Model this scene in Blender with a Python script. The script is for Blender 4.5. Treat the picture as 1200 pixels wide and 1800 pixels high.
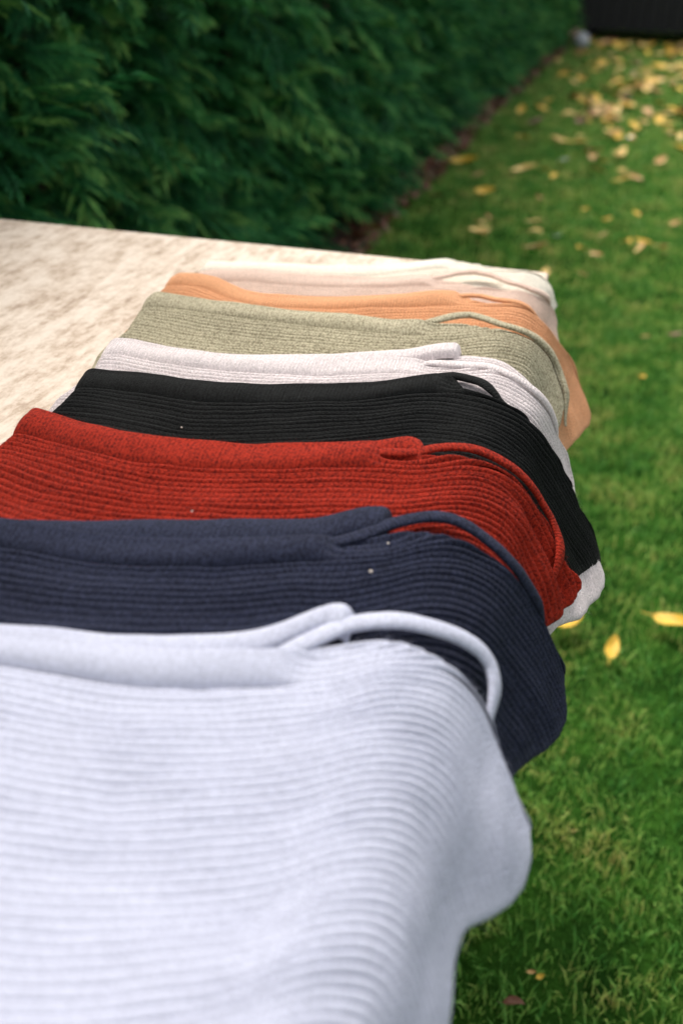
import bpy, math, random
import numpy as np
from mathutils import Matrix, Vector

random.seed(7)
RNG = np.random.default_rng(11)
SC = bpy.context.scene
COL = SC.collection
for o in list(bpy.data.objects):
    bpy.data.objects.remove(o)

# ------------------------------------------------------------------ camera
TABLE_H = 0.75
cam_d = bpy.data.cameras.new('camera')
cam = bpy.data.objects.new('camera', cam_d)
COL.objects.link(cam)
right = Vector((0.96791673, 0.24981241, 0.02703636))
down = Vector((0.14813611, -0.48040848, -0.86444397))
fwd = Vector((-0.20296034, 0.84071484, -0.50200165))
M = Matrix((right, -down, -fwd)).transposed().to_4x4()
M.translation = Vector((0.045, 0.0, TABLE_H + 0.35))
cam.matrix_world = M
cam_d.sensor_fit = 'VERTICAL'
cam_d.sensor_height = 36.0
cam_d.sensor_width = 24.0
cam_d.lens = 35.0
cam_d.clip_start = 0.02
cam_d.clip_end = 200.0
cam_d.dof.use_dof = True
cam_d.dof.focus_distance = 0.78
cam_d.dof.aperture_fstop = 4.4
cam_d.dof.aperture_blades = 0
SC.camera = cam

# ------------------------------------------------------------------ sky, sun, exposure (bright overcast)
SUN_EL, SUN_AZ = math.radians(58), math.radians(-45)      # azimuth from +Y towards +X
w = bpy.data.worlds.new('World')
SC.world = w
w.use_nodes = True
nt = w.node_tree
nt.nodes.clear()
sky = nt.nodes.new('ShaderNodeTexSky')
sky.sky_type = 'NISHITA'
sky.sun_disc = False
sky.sun_elevation = SUN_EL
sky.sun_rotation = SUN_AZ
sky.air_density = 1.0
sky.dust_density = 4.0
hsv = nt.nodes.new('ShaderNodeHueSaturation')
hsv.inputs['Saturation'].default_value = 0.15
bg = nt.nodes.new('ShaderNodeBackground')
bg.inputs['Strength'].default_value = 0.11
wo = nt.nodes.new('ShaderNodeOutputWorld')
nt.links.new(sky.outputs[0], hsv.inputs['Color'])
nt.links.new(hsv.outputs[0], bg.inputs['Color'])
nt.links.new(bg.outputs[0], wo.inputs['Surface'])
sun_d = bpy.data.lights.new('sun', 'SUN')
sun_d.energy = 1.5
sun_d.angle = math.radians(28)
sun_d.color = (1.0, 0.91, 0.80)
sun = bpy.data.objects.new('sun', sun_d)
COL.objects.link(sun)
sdir = Vector((math.sin(SUN_AZ) * math.cos(SUN_EL), math.cos(SUN_AZ) * math.cos(SUN_EL), math.sin(SUN_EL)))
sun.rotation_euler = sdir.to_track_quat('Z', 'Y').to_euler()
SC.view_settings.view_transform = 'Standard'
SC.view_settings.look = 'None'
SC.view_settings.gamma = 1.0
SC.view_settings.use_curve_mapping = False
SC.view_settings.exposure = 1.3
SC.cycles.use_denoising = True
SC.cycles.max_bounces = 6


# ------------------------------------------------------------------ helpers
def new_mat(name):
    m = bpy.data.materials.new(name)
    m.use_nodes = True
    t = m.node_tree
    t.nodes.clear()
    out = t.nodes.new('ShaderNodeOutputMaterial')
    p = t.nodes.new('ShaderNodeBsdfPrincipled')
    t.links.new(p.outputs[0], out.inputs['Surface'])
    return m, t, p


def N(t, typ, **kw):
    n = t.nodes.new(typ)
    for k, v in kw.items():
        if k.startswith('i_'):
            n.inputs[k[2:].replace('_', ' ')].default_value = v
        else:
            setattr(n, k, v)
    return n


def math_n(t, op, a, b=None, c=None):
    n = t.nodes.new('ShaderNodeMath')
    n.operation = op
    for i, x in enumerate((a, b, c)):
        if x is None:
            continue
        if hasattr(x, 'links') or hasattr(x, 'is_output'):
            t.links.new(x, n.inputs[i])
        else:
            n.inputs[i].default_value = x
    return n.outputs[0]


def ramp(t, fac, stops):
    r = t.nodes.new('ShaderNodeValToRGB')
    el = r.color_ramp.elements
    while len(el) > 1:
        el.remove(el[-1])
    el[0].position = stops[0][0]
    el[0].color = (*stops[0][1], 1)
    for p, c in stops[1:]:
        e = el.new(p)
        e.color = (*c, 1)
    t.links.new(fac, r.inputs['Fac'])
    return r.outputs['Color']


def coords(t, scale=(1, 1, 1), kind='Object'):
    tc = t.nodes.new('ShaderNodeTexCoord')
    mp = t.nodes.new('ShaderNodeMapping')
    mp.inputs['Scale'].default_value = scale
    t.links.new(tc.outputs[kind], mp.inputs['Vector'])
    return mp.outputs[0]


def noise(t, vec, scale, detail=4, rough=0.55, out=0):
    n = t.nodes.new('ShaderNodeTexNoise')
    n.inputs['Scale'].default_value = scale
    n.inputs['Detail'].default_value = detail
    n.inputs['Roughness'].default_value = rough
    t.links.new(vec, n.inputs['Vector'])
    return n.outputs[out]


def bump(t, p, h, dist, strength=1.0):
    b = t.nodes.new('ShaderNodeBump')
    b.inputs['Distance'].default_value = dist
    b.inputs['Strength'].default_value = strength
    t.links.new(h, b.inputs['Height'])
    t.links.new(b.outputs[0], p.inputs['Normal'])


def add_translucency(t, p, col, fac):
    tr = t.nodes.new('ShaderNodeBsdfTranslucent')
    mx = t.nodes.new('ShaderNodeMixShader')
    mx.inputs[0].default_value = fac
    out = [n for n in t.nodes if n.type == 'OUTPUT_MATERIAL'][0]
    t.links.new(col, tr.inputs['Color'])
    t.links.new(p.outputs[0], mx.inputs[1])
    t.links.new(tr.outputs[0], mx.inputs[2])
    t.links.new(mx.outputs[0], out.inputs['Surface'])


def mesh_obj(name, V, F, mat, parent=None, uv=None, smooth=True, loc=None):
    """V (n,3) array, F (m,k) int array of equal-size faces"""
    V = np.asarray(V, np.float32)
    F = np.asarray(F, np.int32)
    me = bpy.data.meshes.new(name)
    me.vertices.add(len(V))
    me.vertices.foreach_set('co', V.ravel())
    k = F.shape[1]
    me.loops.add(F.size)
    me.loops.foreach_set('vertex_index', F.ravel())
    me.polygons.add(len(F))
    me.polygons.foreach_set('loop_start', np.arange(0, F.size, k, dtype=np.int32))
    if uv is not None:
        l = me.uv_layers.new(name='UVMap')
        l.data.foreach_set('uv', np.asarray(uv, np.float32)[F.ravel()].ravel())
    me.update(calc_edges=True)
    me.polygons.foreach_set('use_smooth', np.full(len(F), smooth))
    me.validate()
    me.materials.append(mat)
    o = bpy.data.objects.new(name, me)
    COL.objects.link(o)
    if parent:
        o.parent = parent
    if loc is not None:
        o.location = loc
    return o


def grid_faces(nr, nc, close_c=False):
    r = np.arange(nr - 1)[:, None]
    c = np.arange(nc if close_c else nc - 1)[None, :]
    c2 = (c + 1) % nc
    return np.stack([r * nc + c + 0 * c2, r * nc + c2, (r + 1) * nc + c2, (r + 1) * nc + c], -1).reshape(-1, 4)


def box_data(x0, x1, y0, y1, z0, z1, bev=0.0):
    """chamfered box as vertices and quads / triangles padded to quads"""
    import bmesh
    bm = bmesh.new()
    bmesh.ops.create_cube(bm, size=1.0)
    for v in bm.verts:
        v.co = ((x0 + x1) / 2 + v.co.x * (x1 - x0), (y0 + y1) / 2 + v.co.y * (y1 - y0), (z0 + z1) / 2 + v.co.z * (z1 - z0))
    if bev:
        bmesh.ops.bevel(bm, geom=bm.edges[:], offset=bev, segments=3, affect='EDGES', profile=0.5)
    return bm


def box_obj(name, dims, mat, parent=None, bev=0.0, smooth=False):
    bm = box_data(*dims, bev=bev)
    me = bpy.data.meshes.new(name)
    bm.to_mesh(me)
    bm.free()
    me.materials.append(mat)
    o = bpy.data.objects.new(name, me)
    COL.objects.link(o)
    if parent:
        o.parent = parent
    return o


def empty(name, loc=(0, 0, 0), label=None, cat=None, group=None):
    o = bpy.data.objects.new(name, None)
    o.empty_display_size = 0.05
    COL.objects.link(o)
    o.location = loc
    tag(o, label, cat, group)
    return o


def tag(o, label=None, cat=None, group=None, kind=None):
    if label:
        o['label'] = label
    if cat:
        o['category'] = cat
    if group:
        o['group'] = group
    if kind:
        o['kind'] = kind
    return o


def hedge_x(y):
    return np.interp(y, [0, 3.9, 7.6, 11, 14.2, 18], [-0.96, -0.91, -0.86, -0.75, -0.62, -0.45])


# ------------------------------------------------------------------ ground: lawn sheet, soil bed
m, t, p = new_mat('lawn_soil')
co = coords(t)
c = ramp(t, noise(t, co, 9, 6), [(0.3, (0.010, 0.035, 0.006)), (0.6, (0.03, 0.09, 0.012)), (0.8, (0.08, 0.10, 0.02))])
t.links.new(c, p.inputs['Base Color'])
p.inputs['Specular IOR Level'].default_value = 0.0
p.inputs['Roughness'].default_value = 0.95
bump(t, p, noise(t, co, 60, 5), 0.02)
LAWN_SOIL = m
gx, gy = np.meshgrid(np.concatenate([np.linspace(-60, -4, 8), np.linspace(-3, 4, 40), np.linspace(6, 60, 8)]),
                     np.concatenate([np.linspace(-60, -2, 8), np.linspace(-1, 18, 90), np.linspace(22, 90, 10)]))
gz = 0.012 * np.sin(gx * 2.1 + gy * 0.7) * np.cos(gy * 1.3 - gx) * np.exp(-((gx / 8) ** 2 + ((gy - 6) / 14) ** 2))
ground = mesh_obj('ground', np.stack([gx, gy, gz], -1).reshape(-1, 3), grid_faces(*gx.shape), LAWN_SOIL)
tag(ground, kind='structure')


def ground_z(x, y):
    return 0.012 * np.sin(x * 2.1 + y * 0.7) * np.cos(y * 1.3 - x) * np.exp(-((x / 8) ** 2 + ((y - 6) / 14) ** 2))


m, t, p = new_mat('bare_soil')
co = coords(t)
c = ramp(t, noise(t, co, 22, 6, 0.65), [(0.3, (0.018, 0.011, 0.007)), (0.55, (0.06, 0.033, 0.02)), (0.75, (0.16, 0.085, 0.05))])
t.links.new(c, p.inputs['Base Color'])
p.inputs['Roughness'].default_value = 0.95
bump(t, p, noise(t, co, 45, 6), 0.03)
ys = np.linspace(-1, 16, 170)
aa = np.linspace(0, 1, 9)
Y, A = np.meshgrid(ys, aa, indexing='ij')
wd = 0.075 + 0.025 * np.sin(Y * 5.1) + 0.015 * np.sin(Y * 13)
X = hedge_x(Y) - 0.8 + A * (0.8 + wd)
Z = ground_z(X, Y) + 0.02 * np.sin(np.pi * np.clip(A * 1.0, 0, 1)) ** 0.5 + 0.006 + 0.01 * np.sin(X * 31 + Y * 17) * np.sin(Y * 23) * np.sin(np.pi * A)
soil = mesh_obj('soil_bed', np.stack([X, Y, Z], -1).reshape(-1, 3), grid_faces(*X.shape), m)
tag(soil, kind='structure')

# ------------------------------------------------------------------ grass blades (stuff)
m, t, p = new_mat('grass')
co = coords(t)
big = noise(t, co, 5.5, 6, 0.7)
fine = noise(t, co, 55, 3, 0.6)
mix = math_n(t, 'ADD', math_n(t, 'MULTIPLY', big, 0.68), math_n(t, 'MULTIPLY', fine, 0.32))
c = ramp(t, mix, [(0.36, (0.026, 0.115, 0.026)), (0.43, (0.085, 0.27, 0.048)), (0.50, (0.22, 0.42, 0.085)), (0.57, (0.42, 0.48, 0.13)), (0.65, (0.50, 0.40, 0.16))])
t.links.new(c, p.inputs['Base Color'])
p.inputs['Roughness'].default_value = 0.5
p.inputs['Specular IOR Level'].default_value = 0.2
add_translucency(t, p, c, 0.35)
GRASS = m


def make_grass():
    pts = []
    for (y0, y1, dens, wid, hgt) in ((0.3, 1.4, 26000, 0.0028, 0.036), (1.4, 3.5, 15000, 0.0036, 0.038), (3.5, 8, 5200, 0.006, 0.042),
                                     (8, 16.5, 1900, 0.011, 0.05)):
        xa, xb = -1.2, 0.75 + 0.09 * y1
        n = int(dens * (xb - xa) * (y1 - y0))
        x = RNG.uniform(xa, xb, n)
        y = RNG.uniform(y0, y1, n)
        edge = hedge_x(y) + 0.05 + 0.03 * np.sin(y * 7) + RNG.normal(0, 0.03, n)
        keep = (x > edge) & ~((x < -0.12) & (y < 1.15)) & ~((x < -0.25) & (y < 2.2))
        clump = np.sin(x * 37 + 3 * np.sin(y * 11)) * np.sin(y * 29 + 2 * np.sin(x * 17))
        hol = np.sin(x * 9 + 2 * np.sin(y * 5)) * np.sin(y * 8 + 2 * np.sin(x * 7))
        keep &= RNG.uniform(0, 1, n) < 0.66 + 0.3 * clump + 0.25 * hol
        x, y = x[keep], y[keep]
        n = len(x)
        pts.append((x, y, np.full(n, wid) * RNG.uniform(0.6, 1.4, n), np.full(n, hgt) * RNG.uniform(0.3, 0.9, n)))
    x, y, wd, h = [np.concatenate(q) for q in zip(*pts)]
    n = len(x)
    ang = RNG.uniform(0, 2 * np.pi, n)
    lean = RNG.uniform(0.15, 1.0, n) * h
    la = RNG.uniform(0, 2 * np.pi, n)
    z = ground_z(x, y)
    wx, wy = np.cos(ang) * wd / 2, np.sin(ang) * wd / 2
    lx, ly = np.cos(la) * lean, np.sin(la) * lean
    P = np.zeros((n, 5, 3))
    P[:, 0] = np.stack([x - wx, y - wy, z - 0.003], -1)
    P[:, 1] = np.stack([x + wx, y + wy, z - 0.003], -1)
    P[:, 2] = np.stack([x + wx * 0.85 + lx * 0.35, y + wy * 0.85 + ly * 0.35, z + h * 0.6], -1)
    P[:, 3] = np.stack([x - wx * 0.85 + lx * 0.35, y - wy * 0.85 + ly * 0.35, z + h * 0.6], -1)
    P[:, 4] = np.stack([x + lx, y + ly, z + h * 0.95], -1)
    b = (np.arange(n) * 5)[:, None]
    F = np.concatenate([b + [0, 1, 2], b + [0, 2, 3], b + [3, 2, 4]])
    o = mesh_obj('grass', P.reshape(-1, 3), F, GRASS, smooth=False)
    tag(o, 'short green lawn grass growing between hedge and table', 'grass', kind='stuff')


make_grass()

# ------------------------------------------------------------------ hedge
m, t, p = new_mat('conifer_foliage')
co = coords(t)
uvn = t.nodes.new('ShaderNodeTexCoord')
sep = t.nodes.new('ShaderNodeSeparateXYZ')
t.links.new(uvn.outputs['UV'], sep.inputs[0])
mix = math_n(t, 'ADD', math_n(t, 'ADD', math_n(t, 'MULTIPLY', noise(t, co, 40, 3), 0.35), math_n(t, 'MULTIPLY', sep.outputs[0], 0.30)), math_n(t, 'MULTIPLY', sep.outputs[1], 0.28))
c = ramp(t, mix, [(0.26, (0.006, 0.050, 0.018)), (0.42, (0.018, 0.125, 0.04)), (0.55, (0.06, 0.25, 0.065)), (0.68, (0.24, 0.46, 0.11))])  # pale tips: new growth, with the highlights on the tips painted in too
t.links.new(c, p.inputs['Base Color'])
p.inputs['Roughness'].default_value = 0.6
p.inputs['Specular IOR Level'].default_value = 0.12
add_translucency(t, p, c, 0.2)
FOLIAGE = m
m, t, p = new_mat('hedge_inner_shade')
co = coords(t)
c = ramp(t, noise(t, co, 25, 5), [(0.35, (0.004, 0.008, 0.004)), (0.7, (0.02, 0.025, 0.012))])  # near-black core: shade of the gaps between sprays put into the colour
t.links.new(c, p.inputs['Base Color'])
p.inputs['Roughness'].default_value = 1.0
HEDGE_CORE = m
m, t, p = new_mat('bark')
co = coords(t, (1, 1, 0.2))
c = ramp(t, noise(t, co, 40, 5), [(0.35, (0.02, 0.013, 0.009)), (0.7, (0.09, 0.055, 0.036))])
t.links.new(c, p.inputs['Base Color'])
p.inputs['Roughness'].default_value = 0.9
bump(t, p, noise(t, co, 60, 4), 0.01)
BARK = m


def spray_template(nb, sub):
    """one flat drooping conifer spray along +x, length 1, returned as triangles (n,3,3)"""
    T = []

    def P(x, y):
        return np.array([x, y, -0.55 * x * x - 0.9 * abs(y) ** 1.4 + 0.03 * math.sin(9 * x + 5 * y)])

    def blade(a, b, wa):
        d = (b - a)
        n = np.array([-d[1], d[0], 0.0])
        n /= (np.linalg.norm(n) + 1e-9)
        mid = a + 0.45 * d + np.array([0, 0, wa * 0.5])
        T.append((a, mid + n * wa, b))
        T.append((a, b, mid - n * wa))

    blade(P(0, 0), P(1.0, 0), 0.02)
    for i in range(nb):
        x = 0.08 + 0.84 * i / (nb - 1)
        for sg in (-1, 1):
            L = (0.46 * (1 - 0.72 * x)) * (0.8 + 0.4 * random.random())
            if x < 0.2:
                L *= 0.6 + 2 * x
            ang = math.radians(52 - 14 * x + random.uniform(-9, 9)) * sg
            dx, dy = math.cos(ang), math.sin(ang)
            x0 = x + random.uniform(-0.02, 0.02)
            a, b = P(x0, 0), P(x0 + dx * L, dy * L)
            blade(a, b, 0.020 if sub else 0.034)
            if sub:
                for f in (0.3, 0.5, 0.7, 0.86):
                    for s2 in (-1, 1):
                        l2 = L * 0.34 * (1 - 0.5 * f) + 0.03
                        a2 = ang + s2 * math.radians(42)
                        q = P(x0 + dx * L * f, dy * L * f)
                        e = P(x0 + dx * L * f + math.cos(a2) * l2, dy * L * f + math.sin(a2) * l2)
                        dd = e - q
                        nn = np.array([-dd[1], dd[0], 0])
                        nn /= np.linalg.norm(nn) + 1e-9
                        T.append((q - nn * 0.012, e, q + nn * 0.016))
    return np.array(T)


def make_hedge():
    root = empty('conifer_hedge', (-1.3, 7, 0), 'tall dark green conifer hedge running along the lawn behind the table', 'hedge')
    root_loc = np.array([-1.3, 7, 0])
    near_t = [spray_template(9, True) for _ in range(5)]
    mid_t = [spray_template(10, False) for _ in range(4)]
    far_t = [spray_template(7, False) for _ in range(4)]

    def bulge(y, z):
        return (0.06 * np.sin(y * 2.3 + 1.2 * np.sin(z * 2.1)) * np.sin(z * 3.1 + y * 0.9) + 0.045 * np.sin(y * 6.7 + z * 4.1) * np.sin(z * 7.3 - y * 2.2)
                + 0.035 * np.sin(y * 15 + z * 9) * np.sin(z * 17 - y * 6))

    def scatter(templates, y0, y1, n, s0, s1, z1):
        y = RNG.uniform(y0, y1, n)
        z = RNG.uniform(0.02, z1, n)
        depth = RNG.uniform(0, 1, n) ** 1.3 * 0.26
        x = hedge_x(y) + bulge(y, z) - depth - 0.07 - 0.03 * z
        # direction: outward (+x), along the face either way, drooping or lifting
        az = RNG.normal(0, 0.95, n) - 0.15
        el = RNG.normal(0.15, 0.35, n)
        d = np.stack([np.cos(az) * np.cos(el), np.sin(az) * np.cos(el), np.sin(el)], -1)
        up = np.stack([RNG.normal(0.35, 0.35, n), RNG.normal(0, 0.45, n), np.full(n, 1.0)], -1)
        side = np.cross(up, d)
        side /= np.linalg.norm(side, axis=1)[:, None]
        nrm = np.cross(d, side)
        s = RNG.uniform(s0, s1, n)
        Rm = np.stack([d, side, nrm], -1) * s[:, None, None]
        which = RNG.integers(0, len(templates), n)
        out, uvs = [], []
        tone = RNG.uniform(0, 1, n)
        for k, T in enumerate(templates):
            q = np.where(which == k)[0]
            tip = np.clip(np.abs(T[..., 0]) * 0.55 + np.abs(T[..., 1]) * 1.6, 0, 1).ravel()
            uvs.append(np.stack([np.tile(tip, len(q)), np.repeat(tone[q], len(tip))], -1))
            out.append((np.einsum('nij,mvj->nmvi', Rm[q], T) + np.stack([x, y, z], -1)[q][:, None, None, :]).reshape(-1, 3))
        return np.concatenate(out) - root_loc, np.concatenate(uvs)

    for (tm, y0, y1, n, s0, s1, z1) in ((near_t, 0.8, 3.2, 3400, 0.06, 0.13, 1.6), (mid_t, 3.2, 6.0, 2800, 0.09, 0.17, 1.6),
                                        (far_t, 6.0, 14.3, 9000, 0.11, 0.20, 1.7), (far_t, -1.5, 0.7, 900, 0.13, 0.22, 1.8),
                                        (far_t, -1.5, 14.3, 3000, 0.16, 0.26, 2.35)):
        V, uv = scatter(tm, y0, y1, n, s0, s1, z1)
        o = mesh_obj('foliage', V, np.arange(len(V)).reshape(-1, 3), FOLIAGE, root, uv, smooth=False)
        tag(o, kind='stuff')
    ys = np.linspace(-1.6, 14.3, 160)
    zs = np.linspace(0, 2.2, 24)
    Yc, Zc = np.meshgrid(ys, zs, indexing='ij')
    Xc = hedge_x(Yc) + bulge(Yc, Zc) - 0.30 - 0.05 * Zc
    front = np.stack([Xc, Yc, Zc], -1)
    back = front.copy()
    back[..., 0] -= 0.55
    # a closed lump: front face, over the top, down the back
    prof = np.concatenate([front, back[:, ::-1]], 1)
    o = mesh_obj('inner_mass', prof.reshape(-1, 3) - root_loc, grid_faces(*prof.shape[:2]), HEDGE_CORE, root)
    # stems at the foot
    for y in np.arange(0.4, 14.2, 0.55):
        yy = y + random.uniform(-0.12, 0.12)
        x = float(hedge_x(yy)) - 0.25 + random.uniform(-0.04, 0.04)
        k = 7
        zz = np.linspace(0, 1.5, 8)
        an = np.linspace(0, 2 * np.pi, k, endpoint=False)
        r = np.interp(zz, [0, 0.1, 1.5], [0.045, 0.03, 0.012])
        bx = x + 0.03 * np.sin(zz * 3 + yy)
        V = np.stack([bx[:, None] + r[:, None] * np.cos(an), yy + 0.03 * np.cos(zz * 2.2 + yy)[:, None] + r[:, None] * np.sin(an), zz[:, None] + 0 * an], -1)
        mesh_obj('stem', V.reshape(-1, 3) - root_loc, grid_faces(8, k, True), BARK, root)


make_hedge()


# ------------------------------------------------------------------ dark shed at the far end of the lawn
def make_shed():
    m, t, p = new_mat('black_stained_timber')
    co = coords(t, (6, 6, 0.8))
    c = ramp(t, noise(t, co, 6, 5), [(0.3, (0.004, 0.004, 0.005)), (0.7, (0.012, 0.012, 0.014))])
    t.links.new(c, p.inputs['Base Color'])
    p.inputs['Roughness'].default_value = 0.7
    root = empty('garden_shed', (1.6, 14.35, 0), 'black timber shed closing off the far end of the lawn', 'shed')
    x0, x1, y0, y1 = -2.2, 2.4, 0, 2.2
    core = box_obj('wall', (x0 + 0.03, x1 - 0.03, y0 + 0.03, y1, 0.16, 2.1), m, root)
    nb = 31
    bw = (x1 - x0) / nb
    for i in range(nb):
        box_obj('board', (x0 + i * bw + 0.004, x0 + (i + 1) * bw - 0.004, y0 - 0.005 + random.uniform(-0.003, 0.003), y0 + 0.026, 0.14, 2.08), m, root, 0.004)
    for x in (x0 + 0.2, -0.6, 0.9, x1 - 0.2):
        box_obj('bearer', (x - 0.06, x + 0.06, y0 + 0.1, y1 - 0.05, 0, 0.158), m, root, 0.006)
    # mono-pitch roof with an overhang
    rf = box_obj('roof', (x0 - 0.12, x1 + 0.12, y0 - 0.18, y1 + 0.1, 2.12, 2.2), m, root, 0.01)
    d = box_obj('door', (0.3, 1.15, y0 - 0.045, y0 - 0.012, 0.2, 2.0), m, root, 0.006)
    box_obj('handle', (1.03, 1.06, y0 - 0.085, y0 - 0.047, 1.0, 1.12), m, d, 0.006)


make_shed()


# ------------------------------------------------------------------ ball by the hedge
def make_ball():
    m, t, p = new_mat('grey_white_rubber')
    co = coords(t)
    c = ramp(t, noise(t, co, 14, 4), [(0.3, (0.33, 0.36, 0.40)), (0.7, (0.55, 0.57, 0.60))])
    t.links.new(c, p.inputs['Base Color'])
    p.inputs['Roughness'].default_value = 0.5
    nr, nc = 33, 64
    th = np.linspace(0, np.pi, nr)[:, None]
    ph = np.linspace(0, 2 * np.pi, nc, endpoint=False)[None, :]
    D = np.stack([np.sin(th) * np.cos(ph), np.sin(th) * np.sin(ph), np.cos(th) + 0 * ph], -1)
    g = np.zeros((nr, nc))
    for a in ((1, 0, 0), (0, 1, 0), (0, 0, 1), (0.7, 0.7, 0), (0.7, -0.7, 0)):
        g = np.maximum(g, np.exp(-((D @ np.array(a)) / 0.035) ** 2))
    V = D * (0.09 - 0.003 * g)[..., None]
    o = mesh_obj('ball', V.reshape(-1, 3), grid_faces(nr, nc, True), m, loc=(-0.42, 13.1, 0.10))
    tag(o, 'pale grey ball lying on the soil at the far end of the hedge', 'ball')


make_ball()

# ------------------------------------------------------------------ table
m, t, p = new_mat('weathered_wood')
co = coords(t)
gr = coords(t, (7.0, 1.0, 7.0))
grain = noise(t, gr, 12, 7, 0.72)
patch = noise(t, coords(t, (2.2, 1.0, 1.9)), 14, 8, 0.7)
blot = noise(t, coords(t, (1.8, 1.0, 1)), 70, 6, 0.75)
f = math_n(t, 'ADD', math_n(t, 'ADD', math_n(t, 'MULTIPLY', grain, 0.3), math_n(t, 'MULTIPLY', patch, 0.4)), math_n(t, 'MULTIPLY', blot, 0.3))
c = ramp(t, f, [(0.38, (0.26, 0.185, 0.13)), (0.44, (0.41, 0.315, 0.235)), (0.49, (0.54, 0.44, 0.35)), (0.54, (0.63, 0.54, 0.45)), (0.66, (0.71, 0.63, 0.54))])
t.links.new(c, p.inputs['Base Color'])
p.inputs['Roughness'].default_value = 0.75
bump(t, p, f, 0.003, 0.5)
WOOD = m
table = empty('wooden_table', (-0.41, 0.55, 0), 'bleached weathered wooden table carrying the row of draped knits', 'table')
TX, TY = -0.41, 0.55
top = box_obj('tabletop', (-0.82 - TX, 0.0 - TX, -0.25 - TY, 1.226 - TY, TABLE_H - 0.032, TABLE_H), WOOD, table, 0.004)
for nm, d in (('apron', (-0.75, -0.73, -0.15, 1.13)), ('apron', (-0.09, -0.07, -0.15, 1.13)), ('apron', (-0.725, -0.095, -0.17, -0.15)), ('apron', (-0.725, -0.095, 1.13, 1.15))):
    box_obj(nm, (d[0] - TX, d[1] - TX, d[2] - TY, d[3] - TY, TABLE_H - 0.12, TABLE_H - 0.034), WOOD, table, 0.002)
for (lx, ly) in ((-0.74, -0.16), (-0.08, -0.16), (-0.74, 1.14), (-0.08, 1.14)):
    sx = 0.035
    cx = lx + (0.055 if lx < -0.4 else -0.055)
    cy = ly + (0.055 if ly < 0.5 else -0.055)
    box_obj('leg', (cx - sx - TX, cx + sx - TX, cy - sx - TY, cy + sx - TY, 0, TABLE_H - 0.034), WOOD, table, 0.004)

# ------------------------------------------------------------------ knitted garments
RIB = 0.0060          # rib pitch
R0 = 0.03             # base radius of the fall over the table edge
TH0 = math.radians(62)
NOM = R0 + 0.036


def prof(s, e, th=TH0):
    """cross-section of the drape: s runs across the table, s=0 is where the fall begins; e is the height above the table top"""
    a = np.clip(s / NOM, 0, th)
    d = np.maximum(s - NOM * th, 0)
    # beyond the bend the cloth steepens slowly under its own weight
    X = np.where(s < 0, -R0 + s, -R0 + (R0 + e) * np.sin(a)) + d * math.cos(th)
    Z = np.where(s < 0, e, -R0 + (R0 + e) * np.cos(a)) - d * math.sin(th)
    return X, Z


NOISE_GRID = np.random.default_rng(5).uniform(-1, 1, (128, 128))


def vnoise(x, y, seed=0):
    """smooth value noise in -1..1"""
    x, y = np.asarray(x) + 17.3 * seed + 500, np.asarray(y) + 9.7 * seed + 500
    xi, yi = np.floor(x).astype(int), np.floor(y).astype(int)
    fx, fy = x - xi, y - yi
    fx, fy = fx * fx * (3 - 2 * fx), fy * fy * (3 - 2 * fy)
    g = lambda a, b: NOISE_GRID[a % 128, b % 128]
    return (g(xi, yi) * (1 - fx) + g(xi + 1, yi) * fx) * (1 - fy) + (g(xi, yi + 1) * (1 - fx) + g(xi + 1, yi + 1) * fx) * fy


def wave(s, y):
    """shared slow undulation of the hanging side and of the flat stack"""
    k = np.clip((s - 0.05) / 0.1, 0, 1)
    return (0.006 * np.sin(y * 21 + 0.6) * k + 0.003 * np.sin(y * 47 + 2 + s * 9) * k
            + 0.0015 * vnoise(s * 15, y * 24, 3) + 0.0008 * vnoise(s * 34, y * 40, 5))


def smooth_curve(pts, n=600, sig=0.006):
    pts = np.array(pts, float)
    s = np.linspace(pts[0, 0], pts[-1, 0], n)
    y = np.interp(s, pts[:, 0], pts[:, 1])
    ds = s[1] - s[0]
    k = np.arange(-60, 61)
    g = np.exp(-0.5 * (k * ds / sig) ** 2)
    g /= g.sum()
    yp = np.concatenate([y[0] - (y[1:61][::-1] - y[0]), y, y[-1] - (y[-61:-1][::-1] - y[-1])])
    return s, np.convolve(yp, g, 'valid')


def smooth_path(pts, n=140, it=6):
    """resampled, softened polyline of any dimension"""
    P = np.array(pts, float)
    d = np.concatenate([[0], np.cumsum(np.linalg.norm(np.diff(P[:, :2], axis=0), axis=1))])
    u = np.linspace(0, d[-1], n)
    Q = np.stack([np.interp(u, d, P[:, i]) for i in range(P.shape[1])], -1)
    for _ in range(it):
        Q[1:-1] = 0.25 * Q[:-2] + 0.5 * Q[1:-1] + 0.25 * Q[2:]
        Q[2:-2] = 0.25 * Q[:-4] + 0.5 * Q[2:-2] + 0.25 * Q[4:]
    return Q


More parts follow.
